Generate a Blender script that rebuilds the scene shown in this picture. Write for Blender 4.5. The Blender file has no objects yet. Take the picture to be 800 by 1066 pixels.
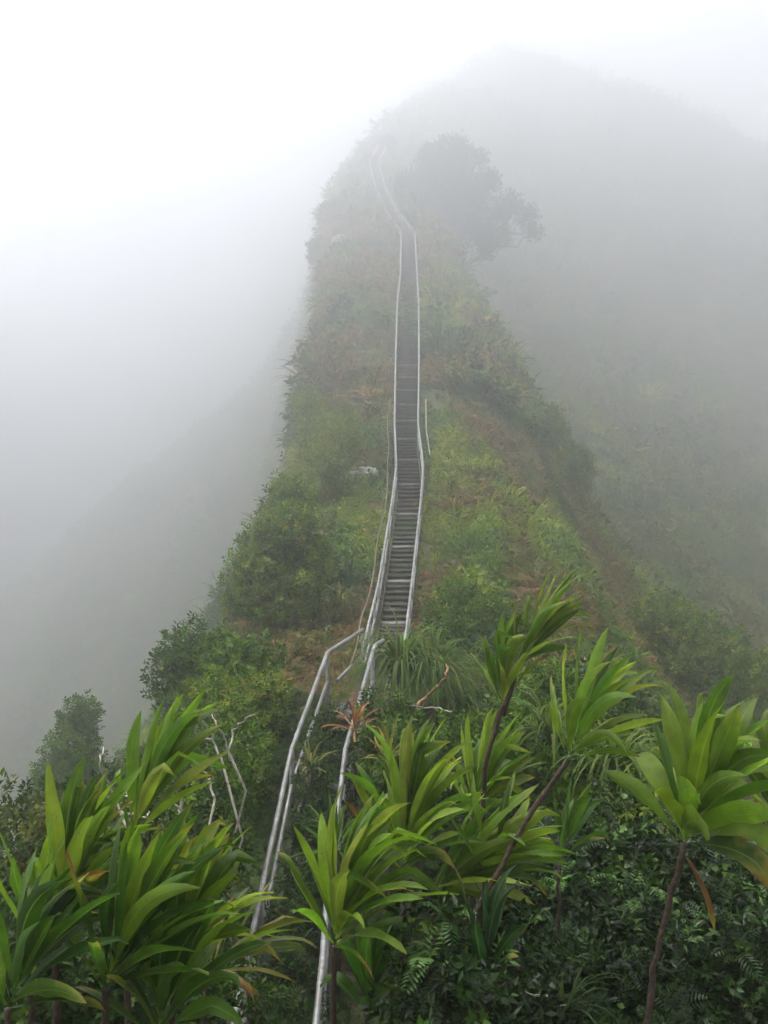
import bpy, math, random
import numpy as np
from mathutils import Vector, Matrix

rng = np.random.default_rng(11)
random.seed(11)
C = bpy.context.scene.collection
S = bpy.context.scene
PITCH = math.radians(-5.0)
FPX = 1046.0                      # focal length in pixels of an 800 x 1066 frame

# ------------------------------------------------------------------ camera, sky, sun, exposure
cam_d = bpy.data.cameras.new('camera')
cam = bpy.data.objects.new('camera', cam_d); C.objects.link(cam)
cam_d.sensor_fit = 'VERTICAL'; cam_d.sensor_height = 24.0
cam_d.lens = 24.0 * FPX / 1066.0
cam_d.clip_start = 0.05; cam_d.clip_end = 3000
cam.location = (0, 0, 0)
cam.rotation_euler = (math.radians(90) + PITCH, 0, 0)
S.camera = cam

SUN_EL, SUN_AZ = math.radians(70), math.radians(-50)     # azimuth from +Y, clockwise
world = bpy.data.worlds.new('World'); S.world = world; world.use_nodes = True
wn = world.node_tree.nodes; wl = world.node_tree.links
bg = wn['Background']; bg.inputs['Strength'].default_value = 0.15
sky = wn.new('ShaderNodeTexSky'); sky.sky_type = 'NISHITA'; sky.sun_disc = False
sky.sun_elevation = SUN_EL; sky.sun_rotation = SUN_AZ % (2 * math.pi)
sky.air_density = 1.0; sky.dust_density = 6.0; sky.ozone_density = 1.0
hs = wn.new('ShaderNodeHueSaturation'); hs.inputs['Saturation'].default_value = 0.12
wl.new(sky.outputs[0], hs.inputs['Color']); wl.new(hs.outputs[0], bg.inputs['Color'])
sun_d = bpy.data.lights.new('sun', 'SUN'); sun = bpy.data.objects.new('sun', sun_d); C.objects.link(sun)
sun_d.energy = 1.5; sun_d.angle = math.radians(35); sun_d.color = (1.0, 0.97, 0.93)
sd = Vector((math.sin(SUN_AZ) * math.cos(SUN_EL), math.cos(SUN_AZ) * math.cos(SUN_EL), math.sin(SUN_EL)))
sun.rotation_euler = sd.to_track_quat('Z', 'Y').to_euler()
S.view_settings.view_transform = 'Standard'; S.view_settings.look = 'None'
S.view_settings.gamma = 1; S.view_settings.exposure = 1.09
S.render.engine = 'CYCLES'
cy = S.cycles
cy.use_denoising = True
try: cy.denoiser = 'OPENIMAGEDENOISE'
except Exception: pass
cy.max_bounces = 10; cy.diffuse_bounces = 3; cy.glossy_bounces = 2; cy.transmission_bounces = 3
cy.volume_bounces = 6; cy.transparent_max_bounces = 6
HAZE_DENSITY = 0.0094

# ------------------------------------------------------------------ small maths
def stretch(d):
    """distances beyond the saddle, from the first rough survey to the final one"""
    d = np.asarray(d, float)
    return np.where(d > 13, d + (d - 13) * .65 + .037 * (d - 13) ** 2, d)

def P(u, v, d):
    """where a point seen at photo pixel (u, v) stands when it is d metres away (rough survey) along the view axis"""
    d = float(stretch(d))
    x = (u - 400.0) / FPX * d; yu = (533.0 - v) / FPX * d
    c, s = math.cos(PITCH), math.sin(PITCH)
    return np.array((x, d * c - yu * s, d * s + yu * c))

def to_px(p):
    c, s = math.cos(PITCH), math.sin(PITCH)
    d = p[:, 1] * c + p[:, 2] * s
    yu = -p[:, 1] * s + p[:, 2] * c
    d = np.where(np.abs(d) < 1e-3, 1e-3, d)
    return 400 + p[:, 0] / d * FPX, 533 - yu / d * FPX, d

def hash2(i, j, seed):
    n = (i * 374761393 + j * 668265263 + seed * 974711) & 0x7fffffff
    n = ((n ^ (n >> 13)) * 1274126177) & 0x7fffffff
    return ((n ^ (n >> 16)) & 0xffff) / 65535.0

def vnoise(x, y, scale, seed=0, octaves=3):
    x = np.asarray(x, float) / scale; y = np.asarray(y, float) / scale
    out = 0; amp = 1; tot = 0
    for o in range(octaves):
        xi = np.floor(x).astype(np.int64); yi = np.floor(y).astype(np.int64)
        fx = x - xi; fy = y - yi
        fx = fx * fx * (3 - 2 * fx); fy = fy * fy * (3 - 2 * fy)
        a = hash2(xi, yi, seed + o); b = hash2(xi + 1, yi, seed + o)
        c = hash2(xi, yi + 1, seed + o); d = hash2(xi + 1, yi + 1, seed + o)
        out = out + amp * ((a * (1 - fx) + b * fx) * (1 - fy) + (c * (1 - fx) + d * fx) * fy)
        tot += amp; amp *= .5; x = x * 2.03 + 7.1; y = y * 2.03 + 3.7
    return out / tot

def norm(v):
    v = np.asarray(v, float)
    return v / (np.linalg.norm(v, axis=-1, keepdims=True) + 1e-12)

def cross(a, b): return np.cross(a, b)

# ------------------------------------------------------------------ mesh collecting
class MB:
    """collects vertices, faces and per-point attributes and links them as one mesh object"""
    def __init__(self): self.V = []; self.F3 = []; self.F4 = []; self.T = []; self.L = []; self.n = 0
    def add(self, V, F, tint=None, luv=None):
        V = np.asarray(V, float).reshape(-1, 3); F = np.asarray(F, int)
        k = len(V)
        if tint is None: tint = (1, 1, 1)
        T = np.asarray(tint, float)
        T = np.broadcast_to(T, (k, 3)) if T.ndim == 1 else T
        L = np.zeros((k, 3)) if luv is None else np.asarray(luv, float)
        self.V.append(V); self.T.append(T); self.L.append(L)
        (self.F3 if F.shape[1] == 3 else self.F4).append(F + self.n)
        self.n += k
    def count(self): return self.n
    def build(self, name, mat, parent=None, smooth=True):
        me = bpy.data.meshes.new(name)
        V = np.concatenate(self.V); T = np.concatenate(self.T); L = np.concatenate(self.L)
        loc = np.zeros(3)
        if parent is not None: loc = np.array(parent.location)
        me.vertices.add(len(V)); me.vertices.foreach_set('co', (V - loc).astype(np.float32).ravel())
        idx = []; starts = []; pos = 0
        for grp, k in ((self.F3, 3), (self.F4, 4)):
            if grp:
                f = np.concatenate(grp); idx.append(f.ravel()); starts.append(pos + np.arange(len(f)) * k); pos += f.size
        idx = np.concatenate(idx).astype(np.int32); starts = np.concatenate(starts).astype(np.int32)
        me.loops.add(len(idx)); me.loops.foreach_set('vertex_index', idx)
        me.polygons.add(len(starts)); me.polygons.foreach_set('loop_start', starts)
        me.update(calc_edges=True); me.validate()
        a = me.attributes.new('tint', 'FLOAT_COLOR', 'POINT')
        a.data.foreach_set('color', np.concatenate([T, np.ones((len(T), 1))], 1).astype(np.float32).ravel())
        b = me.attributes.new('luv', 'FLOAT_VECTOR', 'POINT')
        b.data.foreach_set('vector', L.astype(np.float32).ravel())
        if smooth: me.polygons.foreach_set('use_smooth', np.ones(len(me.polygons), bool))
        me.materials.append(mat)
        o = bpy.data.objects.new(name, me); C.objects.link(o)
        if parent is not None: o.parent = parent
        return o

def tag(o, label=None, cat=None, group=None, kind=None):
    if label: o['label'] = label
    if cat: o['category'] = cat
    if group: o['group'] = group
    if kind: o['kind'] = kind
    return o

def empty(name, loc, label, cat, group=None):
    o = bpy.data.objects.new(name, None); C.objects.link(o)
    o.location = tuple(float(q) for q in loc); o.empty_display_size = .2
    return tag(o, label, cat, group)

def tube(mb, pts, rad, n=8, tint=(1, 1, 1), cap=True):
    pts = np.asarray(pts, float); k = len(pts)
    rad = np.broadcast_to(np.asarray(rad, float), (k,))
    tan = np.gradient(pts, axis=0) if k > 2 else np.repeat((pts[1:] - pts[:-1]), 2, 0)
    tan = norm(tan)
    ref = np.array((0, 0, 1.0)) if abs(tan[0][2]) < .9 else np.array((1.0, 0, 0))
    u = norm(np.cross(tan[0], ref)); rings = []
    ang = np.linspace(0, 2 * math.pi, n, endpoint=False)
    for i in range(k):
        u = norm(u - tan[i] * np.dot(u, tan[i])); w = np.cross(tan[i], u)
        rings.append(pts[i] + rad[i] * (np.cos(ang)[:, None] * u + np.sin(ang)[:, None] * w))
    V = np.concatenate(rings + [pts[:1], pts[-1:]])
    F = []
    for i in range(k - 1):
        for j in range(n):
            F.append((i * n + j, i * n + (j + 1) % n, (i + 1) * n + (j + 1) % n, (i + 1) * n + j))
    L = np.zeros((len(V), 3)); L[:k * n, 1] = np.repeat(np.linspace(0, 1, k), n)
    if cap:
        T3 = [(k * n, (j + 1) % n, j) for j in range(n)] + [(k * n + 1, (k - 1) * n + j, (k - 1) * n + (j + 1) % n) for j in range(n)]
        base = mb.n
        mb.add(V, F, tint, L)
        mb.F3.append(np.array(T3) + base)
    else:
        mb.add(V, F, tint, L)

def beam(mb, a, b, wv, hv, tint=(1, 1, 1)):
    """a box from a to b with half-size vectors wv and hv"""
    a, b, wv, hv = (np.asarray(q, float) for q in (a, b, wv, hv))
    V = [e + sx * wv + sy * hv for e in (a, b) for sx, sy in ((-1, -1), (1, -1), (1, 1), (-1, 1))]
    F = [(0, 1, 2, 3), (7, 6, 5, 4), (0, 4, 5, 1), (1, 5, 6, 2), (2, 6, 7, 3), (3, 7, 4, 0)]
    mb.add(V, F, tint)

# ------------------------------------------------------------------ materials
def new_mat(name):
    m = bpy.data.materials.new(name); m.use_nodes = True
    return m, m.node_tree.nodes, m.node_tree.links, m.node_tree.nodes['Principled BSDF']

def N(nodes, typ, **kw):
    n = nodes.new(typ)
    for k, v in kw.items():
        if k in n.inputs: n.inputs[k].default_value = v
        else: setattr(n, k, v)
    return n

def ramp(nodes, stops, interp='LINEAR'):
    r = nodes.new('ShaderNodeValToRGB'); r.color_ramp.interpolation = interp
    e = r.color_ramp.elements
    while len(e) < len(stops): e.new(.5)
    for q, (p, c) in zip(e, stops):
        q.position = p; q.color = (*c, 1) if len(c) == 3 else c
    return r

def leaf_mat(name, rough=.45, trans=.3, spec=.4, wear=False, noise_scale=9.0):
    m, n, l, p = new_mat(name)
    at = N(n, 'ShaderNodeAttribute', attribute_name='tint')
    geo = N(n, 'ShaderNodeNewGeometry')
    nz = N(n, 'ShaderNodeTexNoise'); nz.inputs['Scale'].default_value = noise_scale; nz.inputs['Detail'].default_value = 3
    l.new(geo.outputs['Position'], nz.inputs['Vector'])
    mr = N(n, 'ShaderNodeMapRange'); mr.inputs[1].default_value = .3; mr.inputs[2].default_value = .7
    mr.inputs[3].default_value = .72; mr.inputs[4].default_value = 1.28
    l.new(nz.outputs[0], mr.inputs[0])
    mul = N(n, 'ShaderNodeMix', data_type='RGBA', blend_type='MULTIPLY'); mul.inputs[0].default_value = 1
    l.new(at.outputs['Color'], mul.inputs[6]); l.new(mr.outputs[0], mul.inputs[7])
    col = mul.outputs[2]
    if wear:
        lv = N(n, 'ShaderNodeAttribute', attribute_name='luv')
        sp = N(n, 'ShaderNodeSeparateXYZ'); l.new(lv.outputs['Vector'], sp.inputs[0])
        # parallel veins across the blade
        wv = N(n, 'ShaderNodeMath', operation='MULTIPLY'); wv.inputs[1].default_value = 46
        l.new(sp.outputs[0], wv.inputs[0])
        sn = N(n, 'ShaderNodeMath', operation='SINE'); l.new(wv.outputs[0], sn.inputs[0])
        vm = N(n, 'ShaderNodeMapRange'); vm.inputs[1].default_value = -1; vm.inputs[2].default_value = 1
        vm.inputs[3].default_value = .76; vm.inputs[4].default_value = 1.14
        l.new(sn.outputs[0], vm.inputs[0])
        m2 = N(n, 'ShaderNodeMix', data_type='RGBA', blend_type='MULTIPLY'); m2.inputs[0].default_value = 1
        l.new(col, m2.inputs[6]); l.new(vm.outputs[0], m2.inputs[7])
        # pale midrib
        ab = N(n, 'ShaderNodeMath', operation='ABSOLUTE'); l.new(sp.outputs[0], ab.inputs[0])
        rb = N(n, 'ShaderNodeMapRange'); rb.inputs[1].default_value = .03; rb.inputs[2].default_value = .1
        rb.inputs[3].default_value = .55; rb.inputs[4].default_value = 0
        l.new(ab.outputs[0], rb.inputs[0])
        m3 = N(n, 'ShaderNodeMix', data_type='RGBA'); m3.inputs[7].default_value = (.2, .3, .07, 1)
        l.new(rb.outputs[0], m3.inputs[0]); l.new(m2.outputs[2], m3.inputs[6])
        # dry tips and edges: along + edge + noise + leaf's own wear (luv.z)
        s1 = N(n, 'ShaderNodeMath', operation='MULTIPLY_ADD'); s1.inputs[1].default_value = .22
        l.new(ab.outputs[0], s1.inputs[0]); l.new(sp.outputs[1], s1.inputs[2])
        s2 = N(n, 'ShaderNodeMath', operation='MULTIPLY_ADD'); s2.inputs[1].default_value = .8
        l.new(nz.outputs[0], s2.inputs[0]); l.new(s1.outputs[0], s2.inputs[2])
        s3 = N(n, 'ShaderNodeMath', operation='ADD'); l.new(s2.outputs[0], s3.inputs[0]); l.new(sp.outputs[2], s3.inputs[1])
        ry = N(n, 'ShaderNodeMapRange'); ry.inputs[1].default_value = 1.42; ry.inputs[2].default_value = 1.75
        l.new(s3.outputs[0], ry.inputs[0])
        m4 = N(n, 'ShaderNodeMix', data_type='RGBA'); m4.inputs[7].default_value = (.26, .25, .035, 1)
        l.new(ry.outputs[0], m4.inputs[0]); l.new(m3.outputs[2], m4.inputs[6])
        rb2 = N(n, 'ShaderNodeMapRange'); rb2.inputs[1].default_value = 1.66; rb2.inputs[2].default_value = 1.8
        l.new(s3.outputs[0], rb2.inputs[0])
        m5 = N(n, 'ShaderNodeMix', data_type='RGBA'); m5.inputs[7].default_value = (.16, .075, .025, 1)
        l.new(rb2.outputs[0], m5.inputs[0]); l.new(m4.outputs[2], m5.inputs[6])
        # insect spots and scars
        nz2 = N(n, 'ShaderNodeTexNoise'); nz2.inputs['Scale'].default_value = 55; nz2.inputs['Detail'].default_value = 4
        l.new(geo.outputs['Position'], nz2.inputs['Vector'])
        sp2 = N(n, 'ShaderNodeMapRange'); sp2.inputs[1].default_value = .66; sp2.inputs[2].default_value = .72; sp2.inputs[4].default_value = .8
        l.new(nz2.outputs[0], sp2.inputs[0])
        m6 = N(n, 'ShaderNodeMix', data_type='RGBA'); m6.inputs[7].default_value = (.17, .10, .03, 1)
        l.new(sp2.outputs[0], m6.inputs[0]); l.new(m5.outputs[2], m6.inputs[6])
        col = m6.outputs[2]
        bp = N(n, 'ShaderNodeBump'); bp.inputs['Strength'].default_value = .35; bp.inputs['Distance'].default_value = .002
        l.new(sn.outputs[0], bp.inputs['Height']); l.new(bp.outputs[0], p.inputs['Normal'])
    l.new(col, p.inputs['Base Color'])
    p.inputs['Roughness'].default_value = rough
    p.inputs['Specular IOR Level'].default_value = spec
    tr = N(n, 'ShaderNodeBsdfTranslucent')
    tc = N(n, 'ShaderNodeMix', data_type='RGBA', blend_type='MULTIPLY'); tc.inputs[0].default_value = 1
    tc.inputs[7].default_value = (1.25, 1.35, .7, 1); l.new(col, tc.inputs[6]); l.new(tc.outputs[2], tr.inputs['Color'])
    mx = N(n, 'ShaderNodeMixShader'); mx.inputs[0].default_value = trans
    l.new(p.outputs[0], mx.inputs[1]); l.new(tr.outputs[0], mx.inputs[2])
    l.new(mx.outputs[0], n['Material Output'].inputs['Surface'])
    return m

M = {}
M['ti'] = leaf_mat('ti_leaf', .4, .42, .32, wear=True, noise_scale=11)
M['small'] = leaf_mat('small_leaf', .55, .26, .16)
M['glossy'] = leaf_mat('glossy_leaf', .4, .12, .22)
M['fern'] = leaf_mat('fern_frond', .65, .3, .12, noise_scale=5)
M['grass'] = leaf_mat('long_grass', .6, .35, .15, noise_scale=5)
M['dry'] = leaf_mat('dry_leaf', .8, .2, .1, noise_scale=14)

def bark_mat(name, c0, c1, c2, scale=14):
    m, n, l, p = new_mat(name)
    tc = N(n, 'ShaderNodeTexCoord')
    mp = N(n, 'ShaderNodeMapping'); mp.inputs['Scale'].default_value = (1, 1, .9)
    l.new(tc.outputs['Object'], mp.inputs['Vector'])
    nz = N(n, 'ShaderNodeTexNoise'); nz.inputs['Scale'].default_value = scale; nz.inputs['Detail'].default_value = 8
    nz.inputs['Roughness'].default_value = .7
    l.new(mp.outputs[0], nz.inputs['Vector'])
    r = ramp(n, [(.3, c0), (.52, c1), (.66, c1), (.73, c2)]); l.new(nz.outputs[0], r.inputs[0])
    l.new(r.outputs[0], p.inputs['Base Color']); p.inputs['Roughness'].default_value = .85
    wv = N(n, 'ShaderNodeTexWave', wave_type='BANDS', bands_direction='Z'); wv.inputs['Scale'].default_value = 9
    wv.inputs['Distortion'].default_value = 4; l.new(tc.outputs['Object'], wv.inputs['Vector'])
    b1 = N(n, 'ShaderNodeBump'); b1.inputs['Strength'].default_value = .25; b1.inputs['Distance'].default_value = .01
    l.new(wv.outputs[0], b1.inputs['Height'])
    b2 = N(n, 'ShaderNodeBump'); b2.inputs['Strength'].default_value = 1; b2.inputs['Distance'].default_value = .02
    l.new(nz.outputs[0], b2.inputs['Height']); l.new(b1.outputs[0], b2.inputs['Normal'])
    l.new(b2.outputs[0], p.inputs['Normal'])
    return m
M['bark'] = bark_mat('stem_bark', (.014, .009, .006), (.05, .028, .016), (.3, .27, .2))
M['wood'] = bark_mat('dark_wood', (.02, .014, .01), (.07, .05, .035), (.2, .18, .15), 10)
M['dead'] = bark_mat('bleached_wood', (.16, .13, .1), (.42, .38, .32), (.6, .57, .5), 18)
M['brown'] = bark_mat('brown_dead_wood', (.1, .05, .025), (.27, .15, .075), (.4, .28, .17), 12)

def steel_mat():
    m, n, l, p = new_mat('galvanised_steel')
    geo = N(n, 'ShaderNodeNewGeometry')
    n1 = N(n, 'ShaderNodeTexNoise'); n1.inputs['Scale'].default_value = 4.5; n1.inputs['Detail'].default_value = 6
    l.new(geo.outputs['Position'], n1.inputs['Vector'])
    r = ramp(n, [(.3, (.09, .09, .085)), (.5, (.19, .195, .195)), (.7, (.30, .31, .32))]); l.new(n1.outputs[0], r.inputs[0])
    n2 = N(n, 'ShaderNodeTexNoise'); n2.inputs['Scale'].default_value = 26; n2.inputs['Detail'].default_value = 5
    l.new(geo.outputs['Position'], n2.inputs['Vector'])
    r2 = ramp(n, [(.48, (0, 0, 0)), (.66, (1, 1, 1))]); l.new(n2.outputs[0], r2.inputs[0])
    mx = N(n, 'ShaderNodeMix', data_type='RGBA'); mx.inputs[7].default_value = (.16, .14, .11, 1)
    l.new(r2.outputs[0], mx.inputs[0]); l.new(r.outputs[0], mx.inputs[6])
    l.new(mx.outputs[2], p.inputs['Base Color'])
    p.inputs['Metallic'].default_value = .35; p.inputs['Roughness'].default_value = .48
    b = N(n, 'ShaderNodeBump'); b.inputs['Strength'].default_value = .2; b.inputs['Distance'].default_value = .004
    l.new(n2.outputs[0], b.inputs['Height']); l.new(b.outputs[0], p.inputs['Normal'])
    return m
M['steel'] = steel_mat()

def dull_steel():
    m, n, l, p = new_mat('weathered_tread_steel')
    geo = N(n, 'ShaderNodeNewGeometry')
    n1 = N(n, 'ShaderNodeTexNoise'); n1.inputs['Scale'].default_value = 6; n1.inputs['Detail'].default_value = 7
    l.new(geo.outputs['Position'], n1.inputs['Vector'])
    r = ramp(n, [(.32, (.010, .008, .006)), (.5, (.022, .019, .015)), (.68, (.065, .06, .055))]); l.new(n1.outputs[0], r.inputs[0])
    l.new(r.outputs[0], p.inputs['Base Color'])
    p.inputs['Metallic'].default_value = .2; p.inputs['Roughness'].default_value = .6
    return m
M['tread'] = dull_steel()

def dark_mat(name, col, rough=.7):
    m, n, l, p = new_mat(name)
    geo = N(n, 'ShaderNodeNewGeometry')
    n1 = N(n, 'ShaderNodeTexNoise'); n1.inputs['Scale'].default_value = 12; n1.inputs['Detail'].default_value = 6
    l.new(geo.outputs['Position'], n1.inputs['Vector'])
    r = ramp(n, [(.3, tuple(c * .5 for c in col)), (.7, tuple(c * 1.4 for c in col))]); l.new(n1.outputs[0], r.inputs[0])
    l.new(r.outputs[0], p.inputs['Base Color']); p.inputs['Roughness'].default_value = rough
    return m
M['clamp'] = dark_mat('dark_clamp_steel', (.07, .07, .07), .5)
M['conduit'] = dark_mat('rusty_conduit', (.12, .075, .045), .7)
M['pale_pipe'] = dark_mat('pale_conduit', (.2, .19, .15), .7)

def ground_mat(name='hillside_soil', far=False):
    m, n, l, p = new_mat(name)
    geo = N(n, 'ShaderNodeNewGeometry')
    n1 = N(n, 'ShaderNodeTexNoise'); n1.inputs['Scale'].default_value = .35; n1.inputs['Detail'].default_value = 8
    n1.inputs['Roughness'].default_value = .65
    l.new(geo.outputs['Position'], n1.inputs['Vector'])
    n2 = N(n, 'ShaderNodeTexNoise'); n2.inputs['Scale'].default_value = 5; n2.inputs['Detail'].default_value = 8
    n2.inputs['Roughness'].default_value = .7
    l.new(geo.outputs['Position'], n2.inputs['Vector'])
    soil = ramp(n, [(.3, (.025, .015, .009)), (.5, (.085, .05, .03)), (.68, (.17, .115, .075))]); l.new(n2.outputs[0], soil.inputs[0])
    moss = ramp(n, [(.3, (.02, .04, .012)), (.5, (.05, .085, .024)), (.7, (.11, .13, .045))]); l.new(n2.outputs[0], moss.inputs[0])
    k = ramp(n, [(.42, (0, 0, 0)), (.58, (1, 1, 1))] if not far else [(.2, (0, 0, 0)), (.35, (1, 1, 1))]); l.new(n1.outputs[0], k.inputs[0])
    mx = N(n, 'ShaderNodeMix', data_type='RGBA'); l.new(k.outputs[0], mx.inputs[0])
    l.new(soil.outputs[0], mx.inputs[6]); l.new(moss.outputs[0], mx.inputs[7])
    l.new(mx.outputs[2], p.inputs['Base Color']); p.inputs['Roughness'].default_value = .95
    p.inputs['Specular IOR Level'].default_value = .15
    b = N(n, 'ShaderNodeBump'); b.inputs['Strength'].default_value = .9; b.inputs['Distance'].default_value = .12
    l.new(n2.outputs[0], b.inputs['Height']); l.new(b.outputs[0], p.inputs['Normal'])
    return m
M['soil'] = ground_mat()

def rock_mat():
    m, n, l, p = new_mat('lichen_rock')
    geo = N(n, 'ShaderNodeNewGeometry')
    n2 = N(n, 'ShaderNodeTexNoise'); n2.inputs['Scale'].default_value = 6; n2.inputs['Detail'].default_value = 8
    l.new(geo.outputs['Position'], n2.inputs['Vector'])
    r = ramp(n, [(.3, (.1, .085, .07)), (.5, (.27, .25, .22)), (.62, (.42, .41, .38)), (.75, (.68, .68, .66))]); l.new(n2.outputs[0], r.inputs[0])
    l.new(r.outputs[0], p.inputs['Base Color']); p.inputs['Roughness'].default_value = .9
    b = N(n, 'ShaderNodeBump'); b.inputs['Strength'].default_value = .8; b.inputs['Distance'].default_value = .05
    l.new(n2.outputs[0], b.inputs['Height']); l.new(b.outputs[0], p.inputs['Normal'])
    return m
M['rock'] = rock_mat()

# ------------------------------------------------------------------ the line of the stairway (top handrails)
#  photo row, left rail column, right rail column, distance
LOW = [(1230, 208, 312, 6.3), (1000, 257, 336, 8.3), (930, 272, 341, 9.2), (780, 304, 360, 11.4), (680, 341, 388, 13.6)]
UP = [(676, 378, 421, 14.6), (606, 394.5, 429, 18.2), (523, 408, 438, 21.2), (484, 413, 441, 22.6),
      (441, 411, 435.5, 24.6), (373, 412, 436.5, 29.0), (312, 414, 436, 35), (284, 417, 434.5, 38.5),
      (241, 418, 432, 45.0), (220, 403, 415, 48.5), (193, 391, 401, 53), (167, 384.5, 394.5, 57.5), (140, 399, 407, 62)]
def rails(tab):
    Lr = []; Rr = []
    for v, a, b, d in tab:
        Lr.append(P(a, v, d)); Rr.append(P(b, v, d))
    return np.array(Lr), np.array(Rr)
LL, LR = rails(LOW); UL, UR = rails(UP)
RAIL_H = 0.92
crest_pts = np.concatenate([(LL + LR) / 2, (UL + UR)[1:] / 2])
cy_ = crest_pts[:, 1]
CY = np.concatenate([[-40, -12, 0.0, 3.0], cy_, [cy_[-1] + 22, cy_[-1] + 55, cy_[-1] + 112, 460]])
CX = np.concatenate([[0, 0, -.2, -.7], crest_pts[:, 0], [crest_pts[-1][0] + 4, crest_pts[-1][0] + 13, 33, 45]])
CZ = np.concatenate([[4, .5, -1.7, -2.75], crest_pts[:, 2] - RAIL_H - .16, [crest_pts[-1][2] + 9, crest_pts[-1][2] + 25, 98, 70]])

KY0 = np.array([3, 16, 25, 33, 46, 60, 90.0]); KY = stretch(KY0); KS = (KY / KY0)[:, None]
LT = np.array([[0, 1.5, 3, 5, 9, 20, 90], [0, 2, 3, 5.2, 9, 20, 90], [0, 2.0, 2.8, 3.6, 8, 20, 90], [0, 2.2, 3.0, 3.7, 8.0, 20, 90],
               [0, 2.6, 3.4, 4.1, 6.6, 20, 90], [0, 1.5, 2.3, 3.2, 7, 13.5, 90], [0, 2, 4, 7, 10, 20, 90]], float) * KS
LD = np.array([[0, .1, .8, 2.6, 6.5, 17, 60], [0, .2, .9, 3.0, 7.6, 22, 60], [0, .2, .7, 3.6, 9.5, 24, 64], [0, .1, .5, 5, 13, 30, 66],
               [0, .1, .7, 8, 20, 42, 70], [0, .4, 1.5, 7, 20, 30, 84], [0, .6, 3, 8, 13, 20, 75]], float) * KS
RT = np.array([[0, 2, 4, 6, 9, 20, 90], [0, 2, 4, 6, 9, 20, 90], [0, 2, 3.6, 5.2, 8.5, 20, 90], [0, 2.0, 3.4, 4.6, 8, 20, 90],
               [0, 1.5, 2.4, 3.4, 6.5, 20, 90], [0, 2, 3, 4, 7, 20, 90], [0, 3, 6, 9, 12, 20, 90]], float) * KS
RD = np.array([[0, .1, .5, 1.9, 6, 18, 60], [0, .3, 1.2, 3.0, 6.6, 17, 58], [0, .3, 1.5, 4.2, 7.8, 15, 56], [0, .3, 1.3, 4.4, 8.6, 14, 52],
               [0, .3, 1.3, 4.0, 8.2, 14, 50], [0, .4, 1.6, 4.0, 8, 14, 48], [0, .4, 1.6, 4, 7, 12, 45]], float) * KS
HILL_C = (33.0, 297.0, 105.0)

def base_height(x, y):
    x = np.asarray(x, float); y = np.asarray(y, float)
    cx = np.interp(y, CY, CX); cz = np.interp(y, CY, CZ)
    t = x - cx; a = np.abs(t)
    drop = np.zeros_like(a)
    for tabT, tabD, side in ((LT, LD, t < 0), (RT, RD, t >= 0)):
        kt = np.stack([np.interp(y, KY, tabT[:, k]) for k in range(7)]); kd = np.stack([np.interp(y, KY, tabD[:, k]) for k in range(7)])
        d = kd[0].copy()
        for k in range(6):
            f = np.clip((a - kt[k]) / (kt[k + 1] - kt[k]), 0, 1)
            d = d + f * (kd[k + 1] - kd[k])
        drop = np.where(side, d, drop)
    z = cz - drop
    hx, hy, hz = HILL_C
    dx = (x - hx) * np.where(x < hx, .7, .46) - np.clip(8 - x, 0, None) * 1.5; dy = (y - hy) * np.where(y < hy, 1.05, .8)
    hill = hz + 3 - .92 * np.sqrt(dx * dx + dy * dy + 10)
    hill = hill + 9 * (vnoise(x, y, 18, 40) - .5)
    k = 1.2
    h = np.clip(.5 + .5 * (hill - z) / k, 0, 1)
    z = z * (1 - h) + hill * h + k * h * (1 - h)
    return z, a

def ground(x, y):
    z, a = base_height(x, y)
    keep = np.clip((a - .45) / 1.2, 0, 1)
    far = np.clip((a - 3) / 5, 0, 1)
    z = z + keep * .55 * (vnoise(x, y, 1.7, 3) - .5) + keep * 1.0 * (vnoise(x, y, 4.5, 7) - .5) + far * 3.5 * (vnoise(x, y, 11, 9) - .5)
    return np.maximum(z, -70 + 2 * vnoise(x, y, 8, 5))

def gz(x, y): return float(ground(np.array([x]), np.array([y]))[0])

ys = np.concatenate([np.arange(-14, 3, .8), np.arange(3, 24, .18), np.arange(24, 90, .4), np.arange(90, 200, .8), np.arange(200, 430, 3.4)])
xs_half = np.concatenate([np.arange(0, 12, .2), np.arange(12, 24, .5), np.arange(24, 122, 2.6)])
xs = np.concatenate([-xs_half[:0:-1], xs_half])
YY, TT = np.meshgrid(ys, xs, indexing='ij')
XX = np.interp(YY, CY, CX) + TT
ZZ = ground(XX, YY)
gv = np.stack([XX, YY, ZZ], -1).reshape(-1, 3)
r_, c_ = YY.shape
ii = (np.arange(r_ - 1)[:, None] * c_ + np.arange(c_ - 1)[None]).ravel()
gf = np.stack([ii, ii + 1, ii + c_ + 1, ii + c_], 1)
mb = MB(); mb.add(gv, gf); hill_ob = mb.build('hillside', M['soil']); tag(hill_ob, kind='structure', label='steep overgrown volcanic ridge and its foggy flanks', cat='terrain')

# fog: a closed box of even density round camera and ground
mb = MB()
zlo, zhi = float(gv[:, 2].min()) - 1.5, float(gv[:, 2].max()) + 1.5
beam(mb, (0, -16, (zlo + zhi) / 2), (0, 440, (zlo + zhi) / 2), (115, 0, 0), (0, 0, (zhi - zlo) / 2))
hm, hn, hl, hp = new_mat('haze')
hn.remove(hp)
pv = N(hn, 'ShaderNodeVolumePrincipled')
pv.inputs['Color'].default_value = (.885, .895, .92, 1); pv.inputs['Density'].default_value = HAZE_DENSITY
pv.inputs['Anisotropy'].default_value = .84
hl.new(pv.outputs[0], hn['Material Output'].inputs['Volume'])
hz_ob = mb.build('haze', hm, smooth=False)
tag(hz_ob, 'pale drifting fog filling the air around the ridge', 'fog', kind='stuff')

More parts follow.
